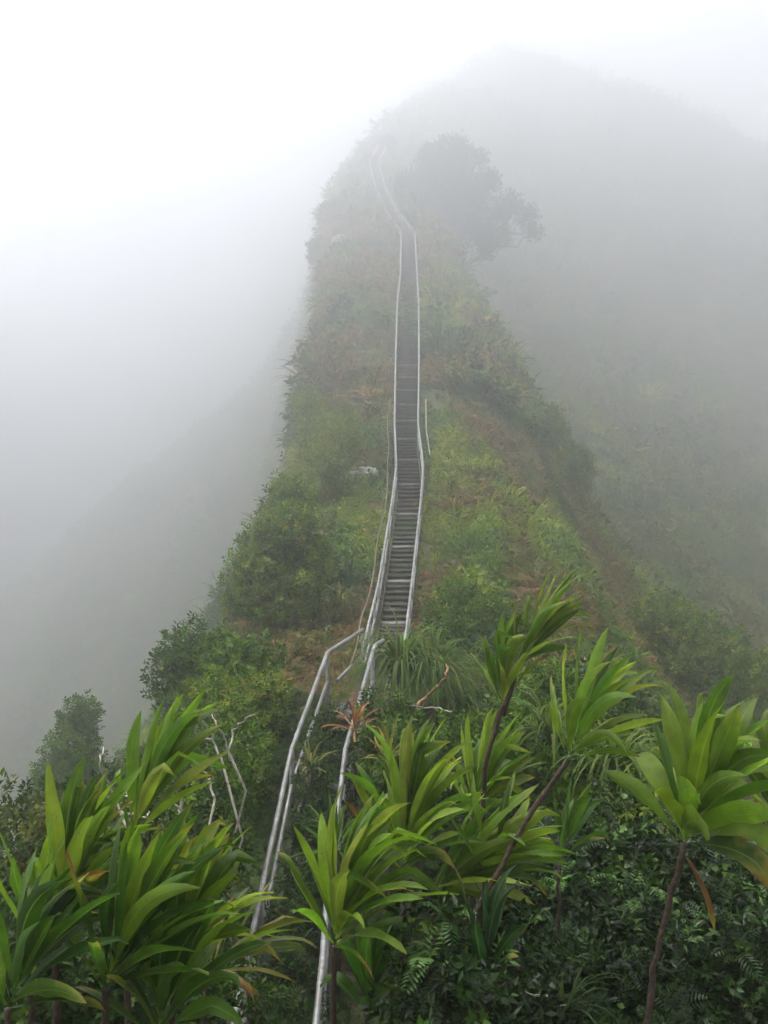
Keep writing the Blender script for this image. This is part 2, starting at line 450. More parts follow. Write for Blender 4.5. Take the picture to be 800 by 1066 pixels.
def on_ground(u, v, d0):
    """march along the sight line until it meets the slope"""
    d = 3.0
    for d in np.arange(8.0, d0 * 2.2, .05):
        q = P(u, v, d)
        if q[2] <= gz(q[0], q[1]): return q
    return P(u, v, d0)

# ------------------------------------------------------------------ the stairway
def resample(pts, step):
    pts = np.asarray(pts, float); seg = np.linalg.norm(np.diff(pts, axis=0), axis=1)
    s = np.concatenate([[0], np.cumsum(seg)]); n = max(2, int(round(s[-1] / step)) + 1)
    q = np.linspace(0, s[-1], n)
    return np.stack([np.interp(q, s, pts[:, k]) for k in range(3)], 1)

def sharp(pts, e=.05):
    """the same line with a point just before and after every bend, so that a pipe along it bends sharply"""
    out = [pts[0]]
    for k in range(1, len(pts) - 1):
        a = norm(pts[k - 1] - pts[k]); b = norm(pts[k + 1] - pts[k])
        out += [pts[k] + a * e, pts[k], pts[k] + b * e]
    return np.array(out + [pts[-1]])

def pipe(pts, r): return r * np.interp(pts[:, 1], [20, 60, 120], [1.0, 1.5, 2.3])

def marks_of(R_, step=2.6):
    out = []
    for k in range(len(R_) - 1):
        L = np.linalg.norm(R_[k + 1] - R_[k]); m = max(1, int(round(L / step)))
        out += [R_[k] + (R_[k + 1] - R_[k]) * q / m for q in range(m)]
    return np.array(out + [R_[-1]])

stair = empty('stairway', (crest_pts[0][0], crest_pts[0][1], crest_pts[0][2] - 1.0),
              'long weathered steel stairway with grey pipe handrails climbing the foggy ridge', 'stairway')
up = np.array((0, 0, 1.0))
for (A, B, step) in ((LL, LR, .36), (UL, UR, .40)):
    far_i = 9 if A is UL else None
    for R_, nm in ((A, 1), (B, 2)):
        mb = MB(); tube(mb, sharp(R_), pipe(sharp(R_), .029), 10); mb.build('handrail', M['steel'], stair)
        mb = MB(); tube(mb, sharp(R_) - up * .40, pipe(sharp(R_), .024), 10); mb.build('mid_rail', M['steel'], stair)
    # posts with dark clamps at the joints of the rails
    for R_, Q in ((A, B), (B, A)):
        marks = marks_of(R_)
        out = norm((R_[0] - Q[0]) * np.array((1, 1, 0)))
        for i, q in enumerate(marks):
            mb = MB(); tube(mb, [q + up * .01, q - up * (RAIL_H + .35)], pipe(q[None], .029)[0], 8)
            po = mb.build('post', M['steel'], stair)
            if q[1] < 66:
                j = min(i, len(marks) - 2); tdir = norm(marks[j + 1] - marks[j])
                mb = MB(); tube(mb, [q - tdir * .06, q + tdir * .06], pipe(q[None], .046)[0], 10)
                mb.build('clamp', M['clamp'], po)
                mb = MB(); tube(mb, [q - up * .4 - tdir * .04, q - up * .4 + tdir * .04], pipe(q[None], .04)[0], 10)
                mb.build('clamp', M['clamp'], po)
    # stringers and treads
    for R_, Q in ((A, B), (B, A)):
        mb = MB()
        base = R_ - up * RAIL_H
        for i in range(len(base) - 1):
            inn = norm((Q[i] - R_[i]) * np.array((1, 1, 0))) * .02
            beam(mb, base[i] + inn * 2.0, base[i + 1] + inn * 2.0, inn * .6, up * .075)
        mb.build('stringer', M['tread'], stair, smooth=False)
    a = resample(A, step); b = np.stack([np.interp(np.linspace(0, 1, len(a)), np.linspace(0, 1, len(A)), A[:, k]) for k in range(3)], 1)
    # pair the two sides by the same place along the table
    sa = np.concatenate([[0], np.cumsum(np.linalg.norm(np.diff(A, axis=0), axis=1))])
    qs = np.linspace(0, sa[-1], len(a))
    b = np.stack([np.interp(qs, sa, B[:, k]) for k in range(3)], 1)
    stuff_mb = MB()
    n_done = 0
    for i in range(len(a)):
        pa = a[i] - up * RAIL_H; pb = b[i] - up * RAIL_H
        w = pb - pa; w[2] = 0; wl_ = np.linalg.norm(w); w = w / wl_
        f = np.array((-w[1], w[0], 0)); f = f if f[1] > 0 else -f
        e0 = pa + w * .055; e1 = pb - w * .055; e1[2] = e0[2]
        wide = (i % 7 == 3)
        tgt = MB() if n_done < 96 else stuff_mb
        beam(tgt, e0, e1, f * (.10 if not wide else .13), up * .016)
        beam(tgt, e0 - f * (.105 if not wide else .135) - up * .012, e1 - f * (.105 if not wide else .135) - up * .012, f * .006, up * .034)
        if n_done < 96: tgt.build('tread', M['steel'] if (wide and A is UL) else M['tread'], stair, smooth=False)
        n_done += 1
    if stuff_mb.n: tag(stuff_mb.build('treads', M['tread'], stair, smooth=False), kind='stuff')
# the guard rail across the jog between the two flights and the short return on the other side
q0 = LL[-1]; q1 = P(378, 656, 14.9); q2 = P(378, 676, 14.6)
mb = MB(); tube(mb, [q0, P(345, 677, 13.75), q1], .034, 10); mb.build('handrail', M['steel'], stair)
mb = MB(); tube(mb, [q0 - up * .42 + np.array((.14, .15, 0)), q1 - up * .42], .03, 10); mb.build('mid_rail', M['steel'], stair)
mb = MB(); tube(mb, [q1 + up * .02, q1 - up * 1.3], .03, 8); mb.build('post', M['steel'], stair)
mb = MB(); tube(mb, [LR[-1], P(391, 672, 13.8), P(399, 667, 14.0)], .034, 10); mb.build('handrail', M['steel'], stair)
la = (LL[-1] + UL[0]) / 2 - up * RAIL_H; lb = (LR[-1] + UR[0]) / 2 - up * RAIL_H
mb = MB(); beam(mb, LL[-1] * .5 + LL[-1] * .5 - up * (RAIL_H + .05) + np.array((.1, .45, 0)), UR[0] - up * (RAIL_H + .05), np.array((0, .42, 0)), up * .02)
mb.build('landing', M['tread'], stair, smooth=False)

def along(R_, off, y0, y1, n=30, z=0):
    yy = np.linspace(y0, y1, n)
    return np.stack([np.interp(yy, R_[:, 1], R_[:, 0]) + off, yy, np.interp(yy, R_[:, 1], R_[:, 2]) + z], 1)
pts = along(UL, -.26, 16, 43, 40, -.45); pts[:, 0] += .03 * np.sin(np.arange(40) * .7)
mb = MB(); tube(mb, pts, .017, 7); tag(mb.build('conduit', M['conduit']), 'thin rusty brown conduit pipe running beside the left handrail of the stairs', 'pipe')
pts = along(UR, .3, 34, 42, 14, -.25)
mb = MB(); tube(mb, pts, .026, 7); tag(mb.build('conduit', M['pale_pipe']), 'short pale conduit pipe just outside the right handrail high up the stairs', 'pipe')

# ------------------------------------------------------------------ foliage templates
def leaf_tris(base, d, nrm, L, w):
    """two folded triangles: base, right, tip, left"""
    s = norm(np.cross(d, nrm)); n2 = np.cross(s, d)
    V = np.array([base, base + d * L * .45 + s * w + n2 * w * .35, base + d * L - n2 * L * .08, base + d * L * .45 - s * w + n2 * w * .35])
    return V, np.array([(0, 1, 2), (0, 2, 3)])

def sprig_template(r, leaves=15, L=.34, w=.085, spread=1.0):
    Vs, Fs, T = [], [], []
    n = 0
    for i in range(leaves):
        h = .12 + .88 * (i / leaves) ** .9
        az = i * 2.4 + r.uniform(-.4, .4)
        el = r.uniform(.05, .75) + .5 * (i / leaves)
        d = norm(np.array((math.cos(az) * math.cos(el), math.sin(az) * math.cos(el), math.sin(el) - .1)))
        base = np.array((math.cos(az) * .06, math.sin(az) * .06, h * .8)) + r.normal(0, .05, 3) * spread
        V, F = leaf_tris(base, d, np.array((0, 0, 1.0)) + r.normal(0, .3, 3), L * r.uniform(.7, 1.15), w * r.uniform(.8, 1.2))
        Vs.append(V); Fs.append(F + n); n += 4
        g = r.uniform(.7, 1.3); T.append(np.tile((g * r.uniform(.9, 1.15), g, g * .95), (4, 1)))
    return np.concatenate(Vs), np.concatenate(Fs), np.concatenate(T)

def fern_template(r, fronds=5, pinnae=9):
    Vs, Fs, T = [], [], []; n = 0
    for k in range(fronds):
        az = k * 2 * math.pi / fronds + r.uniform(-.5, .5); el = r.uniform(.5, 1.15); L = r.uniform(.75, 1.15)
        p = np.zeros(3); d = np.array((math.cos(az) * math.cos(el), math.sin(az) * math.cos(el), math.sin(el)))
        g0 = r.uniform(.75, 1.25)
        for i in range(pinnae):
            p = p + d * L / pinnae; d = norm(d + np.array((0, 0, -.17)))
            s = norm(np.cross(d, (0, 0, 1.0)))
            w = .30 * L * math.sin(math.pi * (i + 1.2) / (pinnae + 1.6)) + .03
            for sg in (-1, 1):
                dd = norm(s * sg + d * .55 + np.array((0, 0, -.12)))
                V, F = leaf_tris(p, dd, np.array((0, 0, 1.0)), w, .032 + .012 * r.random())
                Vs.append(V); Fs.append(F + n); n += 4
                g = g0 * r.uniform(.85, 1.15); T.append(np.tile((g, g, g), (4, 1)))
    return np.concatenate(Vs), np.concatenate(Fs), np.concatenate(T)

def grass_template(r, blades=20, seg=5, w=.022, lean=(0, 0, 0), droop=.28):
    Vs, Fs, T = [], [], []; n = 0
    for k in range(blades):
        az = r.uniform(0, 2 * math.pi); el = r.uniform(.7, 1.45); L = r.uniform(.6, 1.2)
        p = np.array((math.cos(az), math.sin(az), 0)) * r.uniform(0, .1)
        d = norm(np.array((math.cos(az) * math.cos(el), math.sin(az) * math.cos(el), math.sin(el))) + np.array(lean))
        s = norm(np.cross(d, (0, 0, 1.0)))
        row = []
        for i in range(seg + 1):
            ww = w * (1 - (i / seg) ** 1.6) * (0.75 + .25 * min(1, i))
            row.append(p - s * ww); row.append(p + s * ww)
            p = p + d * L / seg; d = norm(d + np.array((0, 0, -droop * (.5 + i / seg))) + np.array(lean) * .12)
        Vs.append(np.array(row))
        f = []
        for i in range(seg):
            a = n + 2 * i; f += [(a, a + 1, a + 3), (a, a + 3, a + 2)]
        Fs.append(np.array(f)); n += 2 * (seg + 1)
        g = r.uniform(.7, 1.3); y = r.uniform(.9, 1.25); T.append(np.tile((g * y, g, g * .9), (2 * (seg + 1), 1)))
    return np.concatenate(Vs), np.concatenate(Fs), np.concatenate(T)

tr_ = np.random.default_rng(5)
SPRIGS = [sprig_template(tr_, 14, .36, .085) for _ in range(5)]
ROUND = [sprig_template(tr_, 16, .30, .12, 1.4) for _ in range(5)]
NARROW = [sprig_template(tr_, 18, .42, .055) for _ in range(4)]
FERNS = [fern_template(tr_) for _ in range(4)]
GRASS = [grass_template(tr_) for _ in range(5)]
HANG = [grass_template(tr_, 22, 6, .02, (0, 0, 0), .5) for _ in range(5)]

def scatter(mb, templates, pos, upv, size, col, r, stretch=1.0):
    """place copies of the leaf clumps at pos, their axis along upv"""
    k = len(pos)
    if k == 0: return
    upv = norm(upv); which = r.integers(0, len(templates), k); spin = r.uniform(0, 2 * math.pi, k)
    ref = np.where(np.abs(upv[:, 2:3]) < .95, np.array([[0, 0, 1.0]]), np.array([[1.0, 0, 0]]))
    a = norm(np.cross(ref, upv)); b = np.cross(upv, a)
    ca, sa = np.cos(spin)[:, None], np.sin(spin)[:, None]
    X = a * ca + b * sa; Y = -a * sa + b * ca
    R = np.stack([X, Y, upv * stretch], 1)            # rows: local axes
    for t, (V, F, T) in enumerate(templates):
        s = np.where(which == t)[0]
        if len(s) == 0: continue
        W = np.einsum('vk,nkj->nvj', V, R[s]) * np.asarray(size)[s][:, None, None] + pos[s][:, None, :]
        cc = np.asarray(col)[s][:, None, :] * T[None]
        Fi = F[None] + (np.arange(len(s)) * len(V))[:, None, None]
        mb.add(W.reshape(-1, 3), Fi.reshape(-1, 3), cc.reshape(-1, 3))

def cols(r, k, palette, jit=.2):
    pal = np.array(palette); i = r.integers(0, len(pal), k)
    return pal[i] * (1 + r.normal(0, jit, (k, 1))).clip(.5, 1.6) * (1 + r.normal(0, .06, (k, 3)))

G_DARK = [(0.0182, 0.0431, 0.0063), (0.0248, 0.0561, 0.0078), (0.033, 0.0646, 0.0105)]
G_MID = [(0.051, 0.1132, 0.0071), (0.0722, 0.1393, 0.0082), (0.0935, 0.1567, 0.0112), (0.051, 0.1001, 0.0092)]
G_YEL = [(0.1414, 0.1915, 0.0122), (0.1238, 0.1915, 0.0102), (0.1768, 0.2002, 0.0179)]
G_OLIVE = [(0.081, 0.099, 0.0147), (0.108, 0.108, 0.0184), (0.063, 0.081, 0.0115)]
G_BROWN = [(0.1496, 0.0888, 0.034), (0.187, 0.113, 0.0476), (0.1122, 0.0687, 0.0306)]

# ------------------------------------------------------------------ undergrowth over the ridge
def surface_points(n, y0, y1, tmax, r, weight=None):
    """random points on the slopes, even per area of slope"""
    y = r.uniform(y0, y1, n * 3); t = r.uniform(-tmax, tmax, n * 3)
    x = np.interp(y, CY, CX) + t; e = .15
    z = ground(x, y); zx = (ground(x + e, y) - ground(x - e, y)) / (2 * e); zy = (ground(x, y + e) - ground(x, y - e)) / (2 * e)
    area = np.sqrt(1 + zx * zx + zy * zy)
    p = np.stack([x, y, z], 1); nr = norm(np.stack([-zx, -zy, np.ones_like(zx)], 1))
    u, v, d = to_px(p)
    ok = (u > -160) & (u < 960) & (v > -60) & (v < 1230) & (d > 1.5)
    face = (nr * norm(-p)).sum(1)
    w = np.where(ok, area.clip(1, 6) * np.clip(face * 1.6 + .15, .03, 1), 0)
    if weight is not None: w = w * weight(x, y, t)
    c = np.cumsum(w); pick = np.searchsorted(c, r.uniform(0, c[-1], n))
    pick = np.unique(pick)
    return p[pick], nr[pick], t[pick]

def off_stairs(p, t, lo=.5):
    return np.abs(t + .0) > lo

r1 = np.random.default_rng(21)
small_mb, fern_mb, grass_mb = MB(), MB(), MB()
for (y0, y1, tm, n, s0, s1) in ((4.5, 10, 7, 10000, .12, .25), (9, 19, 9, 17000, .16, .34), (18, 50, 20, 31000, .22, .62), (48, 110, 32, 24000, .5, 1.4), (104, 200, 40, 14000, .8, 2.2), (100, 320, 112, 13000, 1.8, 3.4)):
    p, nr, t = surface_points(n, y0, y1, tm, r1)
    if tm < 45:
        clear = np.abs(t) > np.where(p[:, 1] < 15, .05 + .5 * r1.random(len(p)), .25 + p[:, 1] * .0045)
    else: clear = (np.abs(t) > 30) | (p[:, 1] > 195)
    a = vnoise(p[:, 0] + .25 * p[:, 2], p[:, 1] * .42, 2.6, 31); b = vnoise(p[:, 0] - .3 * p[:, 2], p[:, 1] * .38, 2.0, 57)
    # bare brown strips close to the stairs and on the upper right slope
    bare = ((b > .57) & (np.abs(t) < 7) & (p[:, 1] > 26) & (p[:, 1] < 75)) & (r1.random(len(p)) < .7)
    ok = clear & ~bare
    p, nr, t, a, b = p[ok], nr[ok], t[ok], a[ok], b[ok]
    k = len(p); u_ = r1.random(k)
    size = r1.uniform(s0, s1, k) * (.55 + 1.5 * vnoise(p[:, 0] + .3 * p[:, 2], p[:, 1] * .45, .07 * (p[:, 1].mean() + 8), 77, 2) ** 1.7) * np.where(np.abs(t) < 1.3, .6, 1.0) * np.where((np.abs(t) < .6) & (p[:, 1] < 15), .7, 1.0)
    upv = norm(nr * .8 + np.array((0, 0, .7)) + r1.normal(0, .25, (k, 3)))
    steep = nr[:, 2] < .55
    right = t > 0
    is_grass = (u_ < np.where(right & (p[:, 1] > 27), .34, .16)) | (steep & (u_ < .42))
    is_fern = ~is_grass & (u_ < np.where(p[:, 1] > 14, .66, .5))
    is_small = ~is_grass & ~is_fern
    pal = np.where((a > np.where((p[:, 1] > 17) & (np.abs(t) < 9), .67, .58))[:, None], cols(r1, k, G_YEL), cols(r1, k, G_MID))
    pal = np.where((a < .46)[:, None], cols(r1, k, G_DARK, .3), pal)
    pal = np.where(((b > .47) & (p[:, 1] > 16))[:, None], cols(r1, k, G_OLIVE), pal)
    pal = np.where(((b > .5) & (p[:, 1] > 16) & (np.abs(t) < 9) & (r1.random(k) < .5))[:, None], cols(r1, k, G_BROWN), pal)
    scatter(small_mb, SPRIGS + ROUND, p[is_small], upv[is_small], size[is_small], pal[is_small], r1)
    scatter(fern_mb, FERNS, p[is_fern], upv[is_fern], size[is_fern] * 1.05, pal[is_fern] * 1.05, r1)
    gs = is_grass
    scatter(grass_mb, HANG, p[gs], norm(upv[gs] + np.array((0, 0, .2))), size[gs] * 1.5, pal[gs] * 1.15, r1)
tag(small_mb.build('undergrowth', M['small'], smooth=False), 'dense small-leaved undergrowth covering the ridge', 'undergrowth', kind='stuff')
tag(fern_mb.build('fern_cover', M['fern'], smooth=False), 'green fern cover spreading over the ridge slopes', 'ferns', kind='stuff')
tag(grass_mb.build('grass', M['grass'], smooth=False), 'long drooping grass hanging on the ridge slopes', 'grass', kind='stuff')

# ------------------------------------------------------------------ shrubs and trees
def branch_path(a, b, r, wob=.1, n=6):
    a, b = np.asarray(a, float), np.asarray(b, float); L = np.linalg.norm(b - a)
    q = np.linspace(0, 1, n)[:, None]
    pts = a + (b - a) * q
    off = r.normal(0, wob * L, (n, 3)); off[0] = 0; off[-1] = 0
    return pts + off

def plant(name, label, cat, base, lobes, templ, mat, palette, dens, size, seed, stem_r=.03, group=None, wood='wood', shell=.45):
    """a woody plant: stems from the base to each lobe of its crown, leaf clumps through the lobes"""
    r = np.random.default_rng(seed)
    root = empty(name, base, label, cat, group)
    mb = MB(); base = np.asarray(base, float)
    fork = base + (np.mean([l[0] for l in lobes], 0) - base) * .35
    tube(mb, branch_path(base - np.array((0, 0, .15)), fork, r, .05, 5), np.linspace(stem_r, stem_r * .75, 5), 7)
    for c, rad in lobes:
        c = np.asarray(c, float)
        tube(mb, branch_path(fork, c, r, .07, 6), np.linspace(stem_r * .65, stem_r * .25, 6), 6)
        for _ in range(5):
            e = c + norm(r.normal(0, 1, 3)) * np.asarray(rad) * .8
            tube(mb, branch_path(c, e, r, .08, 4), np.linspace(stem_r * .28, stem_r * .08, 4), 4)
    mb.build('trunk' if cat == 'tree' else 'stem', M[wood], root)
    mb = MB()
    for c, rad in lobes:
        rad = np.asarray(rad, float) * np.ones(3)
        area = (rad[0] * rad[1] + rad[0] * rad[2] + rad[1] * rad[2]) / 3 * 12.6
        k = max(6, int(area * dens))
        d = norm(r.normal(0, 1, (k, 3)))
        f = (r.random(k) ** shell)
        lump = .82 + .36 * vnoise(d[:, 0] * 3 + c[0], d[:, 1] * 3 + d[:, 2] * 2.2, .8, seed)
        p = np.asarray(c) + d * rad * (f * lump)[:, None]
        upv = norm(d * .8 + np.array((0, 0, .6)) + r.normal(0, .35, (k, 3)))
        cl = cols(r, k, palette)
        scatter(mb, templ, p, upv, r.uniform(size * .7, size * 1.3, k), cl, r)
    mb.build('crown', M[mat], root, smooth=False)
    return root

def lobes_px(items):
    """crown lobes given by photo column, row, distance and radius in metres"""
    out = []
    for it in items:
        u, v, d, rad = it
        out.append((P(u, v, d), rad * float(stretch(d)) / d))
    return out

def foot(lobes, dx=0, dy=0):
    c = np.mean([l[0] for l in lobes], 0); x, y = c[0] + dx, c[1] + dy
    return (x, y, gz(x, y) - .05)

# rounded bushes on the left edge of the ridge
lb_ = lobes_px([(305, 560, 18.5, .6), (266, 604, 18.2, .55), (288, 638, 18.0, .42), (325, 590, 18.4, .4), (275, 570, 18.6, .45), (300, 528, 19.5, .5), (252, 632, 18, .3), (316, 618, 18, .3)])
plant('shrub', 'large rounded green bush bulging from the left edge of the ridge', 'shrub', foot(lb_, .3), lb_, SPRIGS + NARROW, 'small', G_YEL + G_MID, 60, .26, 101, .05)
lb_ = lobes_px([(335, 488, 23, .55), (352, 462, 23.5, .5), (312, 512, 22.5, .5), (330, 452, 25, .5), (322, 425, 26, .45), (360, 440, 25, .35)])
plant('shrub', 'bright green bush above the large rounded bush, left of the stairs', 'shrub', foot(lb_, .2), lb_, NARROW + SPRIGS, 'small', G_YEL, 55, .28, 102, .045)
lb_ = lobes_px([(200, 680, 15.5, .42), (188, 705, 15.3, .45), (215, 715, 15.2, .42), (200, 740, 15, .5)])
plant('tree', 'small upright dark tree standing on the left slope below the rounded bush', 'tree', foot(lb_), lb_, SPRIGS, 'small', G_DARK + G_MID, 60, .24, 103, .05)
lb_ = lobes_px([(85, 750, 19, .38), (76, 785, 18.8, .5), (66, 825, 18.5, .6), (90, 815, 18.6, .45)])
plant('tree', 'slim hazy tree rising alone from the far left slope above the long-leaved plants', 'tree', foot(lb_), lb_, SPRIGS, 'small', G_MID, 60, .26, 104, .05)
lb_ = lobes_px([(236, 690, 14.6, .35), (250, 700, 14.3, .38), (268, 690, 14.6, .34)])
plant('shrub', 'low leafy shrub right of the small upright dark tree', 'shrub', foot(lb_), lb_, ROUND, 'small', G_MID, 80, .2, 106, .03)
# wind-bent tree and thin tree on the summit
lb_ = lobes_px([(466, 180, 52, 1.7), (442, 200, 52, 1.3), (490, 205, 51.5, 1.5), (465, 225, 51, 1.6), (500, 240, 50, 1.0), (474, 160, 52, 1.0), (436, 222, 50, .9), (510, 188, 51, .6), (448, 165, 52, .7), (424, 190, 52, .6), (520, 225, 50, .5), (500, 165, 52, .45)])
plant('tree', 'broad dense fog-dimmed tree crowning the summit right of the stairs', 'tree', foot(lb_, 0, 1), lb_, SPRIGS, 'small', G_DARK[:2], 9, .6, 107, .2, shell=.8)
lb_ = lobes_px([(532, 215, 51, .8), (550, 226, 51, .65), (556, 243, 51, .5), (522, 245, 51, .7), (505, 260, 50, .7)])
plant('tree', 'thin open-branched tree leaning right beside the dense summit tree', 'tree', P(488, 278, 50), lb_, SPRIGS, 'small', G_DARK, 8, .5, 108, .2, shell=.7)
lb_ = lobes_px([(404, 150, 60, .5), (385, 172, 58, .5), (366, 195, 55, .6)])
plant('shrub', 'ghostly low scrub on the very top left of the summit', 'shrub', foot(lb_), lb_, SPRIGS, 'small', G_DARK, 18, .5, 109, .06)
lb_ = lobes_px([(345, 225, 50, .7), (334, 262, 47, .6), (350, 285, 44, .8)])
plant('shrub', 'dark scrub on the left cliff edge around the pale rock', 'shrub', foot(lb_, .8), lb_, SPRIGS, 'small', G_DARK + G_OLIVE, 18, .5, 110, .06)
# shrubs on the right slope
lb_ = lobes_px([(565, 450, 31, .7), (592, 490, 30.5, .75), (556, 478, 31, .6)])
plant('shrub', 'hazy light green bush hanging on the steep right slope', 'shrub', foot(lb_), lb_, NARROW, 'small', G_YEL + G_MID, 26, .5, 111, .06)
lb_ = lobes_px([(690, 660, 24, .9), (735, 690, 23.5, 1.0), (770, 715, 23, .9)])
plant('shrub', 'spreading hazy bush low on the right slope near the picture edge', 'shrub', foot(lb_), lb_, NARROW + SPRIGS, 'small', G_MID + G_YEL, 32, .42, 112, .05)
lb_ = lobes_px([(478, 628, 17.5, .36), (512, 645, 17, .38), (462, 655, 16.5, .3), (540, 655, 17, .35)])
plant('shrub', 'green shrub on the bank right of the upper stair flight', 'shrub', foot(lb_), lb_, SPRIGS, 'small', G_MID, 75, .22, 113, .03)

# ------------------------------------------------------------------ rocks
def rock(label, c, size, seed):
    r = np.random.default_rng(seed); bm_v = []; n1, n2 = 14, 10
    for i in range(n2 + 1):
        th = math.pi * i / n2
        for j in range(n1):
            ph = 2 * math.pi * j / n1
            d = np.array((math.sin(th) * math.cos(ph), math.sin(th) * math.sin(ph), math.cos(th)))
            q = .45 + 1.1 * float(vnoise(d[0] * 2 + seed, d[1] * 2 + d[2] * 1.7, .9, seed))
            q = round(q * 5) / 5 * .5 + q * .5
            bm_v.append(np.asarray(c) + d * np.asarray(size) * q)
    F = [(i * n1 + j, i * n1 + (j + 1) % n1, (i + 1) * n1 + (j + 1) % n1, (i + 1) * n1 + j) for i in range(n2) for j in range(n1)]
    mb = MB(); mb.add(np.array(bm_v), np.array(F)); tag(mb.build('rock', M['rock'], smooth=False), label, 'rock')
rock('pale bare rock patch on the left cliff near the summit', on_ground(358, 258, 45) + np.array((0, -.5, .5)), (1.3, .6, .7), 3)
rock('brown rock outcrop left of the stairs beside the bright bush', on_ground(380, 500, 21) + np.array((0, -.1, .05)), (.5, .35, .36), 5)
rock('small white stone on the bare bank right of the stairs', on_ground(500, 508, 22) + np.array((0, -.15, .2)), (.2, .17, .16), 8)
rock('reddish brown rock face on the bare bank right of the stairs', on_ground(512, 535, 22), (.42, .3, .26), 12)

# ------------------------------------------------------------------ long-leaved plants of the foreground
WIND = np.array((.55, .1, .0))
def blade(mb, p, d, nrm, L, w, droop, wind, r, tint, wear, seg=10, fold=.35, twist=0.0):
    p = np.asarray(p, float).copy(); d = norm(d)
    rows = []; luv = []; offs = np.array((-1, -.5, 0, .5, 1.0))
    tw = 0
    bend = np.cross(norm(d), nrm) * r.normal(0, .38); curl = r.uniform(0, .9) if r.random() < .45 else 0; kink = r.integers(5, 9) if r.random() < .2 else 99
    ripple = r.uniform(0, 6.28); ramp_ = r.uniform(.05, .2)
    for i in range(seg + 1):
        s = i / seg
        prof = .13 if s < .12 else .13 + .87 * math.sin(math.pi * min(1, ((s - .12) / .88)) ** .85) ** .9
        if s > .995: prof = .015
        ww = w * prof * (1 + .1 * math.sin(ripple * 3 + s * 31) * math.sin(s * 17 + bend[0] * 40))
        side = norm(np.cross(d, nrm)); n2 = np.cross(side, d)
        tw += twist / seg
        sd_, nn = side * math.cos(tw) + n2 * math.sin(tw), n2 * math.cos(tw) - side * math.sin(tw)
        lift = fold * np.abs(offs) ** 1.5 * ww
        rip = ramp_ * w * np.sin(ripple + s * 13 + offs * 1.2) * np.abs(offs)
        rows.append(p + offs[:, None] * ww * sd_ + (lift + rip)[:, None] * nn)
        luv.append(np.stack([offs, np.full(5, s), np.full(5, wear)], 1))
        p = p + d * L / seg
        k = (s + .15) ** 1.3
        d = norm(d + (np.array((0, 0, -1.0)) * (droop + curl * s * s * 2.5) + wind + bend) * k * (2.0 / seg))
        if i == kink: d = norm(d + np.array((.3, -.2, -1.1)) * r.uniform(.5, 1.0))
        nrm = n2
    V = np.concatenate(rows); F = []
    for i in range(seg):
        for j in range(4):
            a = i * 5 + j; F.append((a, a + 1, a + 6, a + 5))
    mb.add(V, F, tint, np.concatenate(luv))

TI = [(0.099, 0.198, 0.0126), (0.144, 0.252, 0.018), (0.189, 0.288, 0.0252), (0.072, 0.144, 0.0126), (0.234, 0.297, 0.0405)]
TI_DARK = [(0.0368, 0.1056, 0.0086), (0.0506, 0.1232, 0.0101), (0.0598, 0.1408, 0.013)]
def rosette(parent, base, axis, n, L, w, seed, palette=TI, spread=(.12, 1.25), wind=1.0, droop=.5, wear=0.0, name='leaf_rosette', height=.16, dead=0):
    r = np.random.default_rng(seed); axis = norm(axis); mb = MB()
    ref = np.array((0, 0, 1.0)) if abs(axis[2]) < .9 else np.array((1.0, 0, 0))
    a = norm(np.cross(axis, ref)); b = np.cross(axis, a)
    n = int(n * 1.4); L = L * .88; w = w * .7
    for i in range(n):
        f = i / max(1, n - 1)                       # 0 = innermost, topmost
        az = i * 2.399 + r.uniform(-.35, .35)
        th = spread[0] + (spread[1] * .8 - spread[0]) * f ** 1.1 + r.uniform(-.12, .12)
        rad = a * math.cos(az) + b * math.sin(az)
        d = axis * math.cos(th) + rad * math.sin(th)
        p = np.asarray(base) + axis * height * (1 - f) + rad * .012
        ll = L * r.uniform(.8, 1.12) * (.78 + .3 * math.sin(math.pi * (.2 + .7 * f)))
        t = np.array(palette[r.integers(0, len(palette))]) * r.uniform(.5, 1.2) * np.array((r.uniform(.85, 1.15), 1, 1))
        wr = wear + r.uniform(-.5, .12) + (.25 if f > .8 else 0)
        blade(mb, p, d, axis * math.sin(th) - rad * math.cos(th), ll, w * r.uniform(.62, 1.0), droop * (.5 + f) * r.uniform(.5, 1.7),
              WIND * wind * r.uniform(.6, 1.4), r, t, wr, fold=r.uniform(.2, .8), twist=r.uniform(-1.5, 1.5))
    for i in range(dead):
        az = r.uniform(0, 6.28); rad = a * math.cos(az) + b * math.sin(az)
        blade(mb, np.asarray(base) - axis * .03, rad * .9 - axis * .2, axis, L * .7, w * .6, 1.6, WIND * .3, r, np.array((.17, .08, .03)), .1, twist=1.5)
    return mb.build(name, M['ti'], parent)

def ti(label, heads, stem_pts, stem_r=.02, seed=1, group=None):
    """heads: list of dicts; stem_pts: list of stem polylines, first point at the ground"""
    base = stem_pts[0][0]
    root = empty('ti_plant', base, label, 'plant', group)
    r = np.random.default_rng(seed)
    for pts in stem_pts:
        pts = np.asarray(pts, float)
        q = resample(pts, .07); q[1:-1] += r.normal(0, .004, (len(q) - 2, 3))
        rad = np.linspace(stem_r, stem_r * .72, len(q)) * .85 * (1 + r.normal(0, .07, len(q)).clip(-.12, .12))
        mb = MB(); tube(mb, q, rad, 8); mb.build('stem', M['bark'], root)
    for k, h in enumerate(heads):
        rosette(root, seed=seed * 10 + k, **h)
    return root

def sink(q, extra=.0):
    """the spot on the ground below a point"""
    return np.array((q[0], q[1], gz(q[0], q[1]) - .05 + extra))

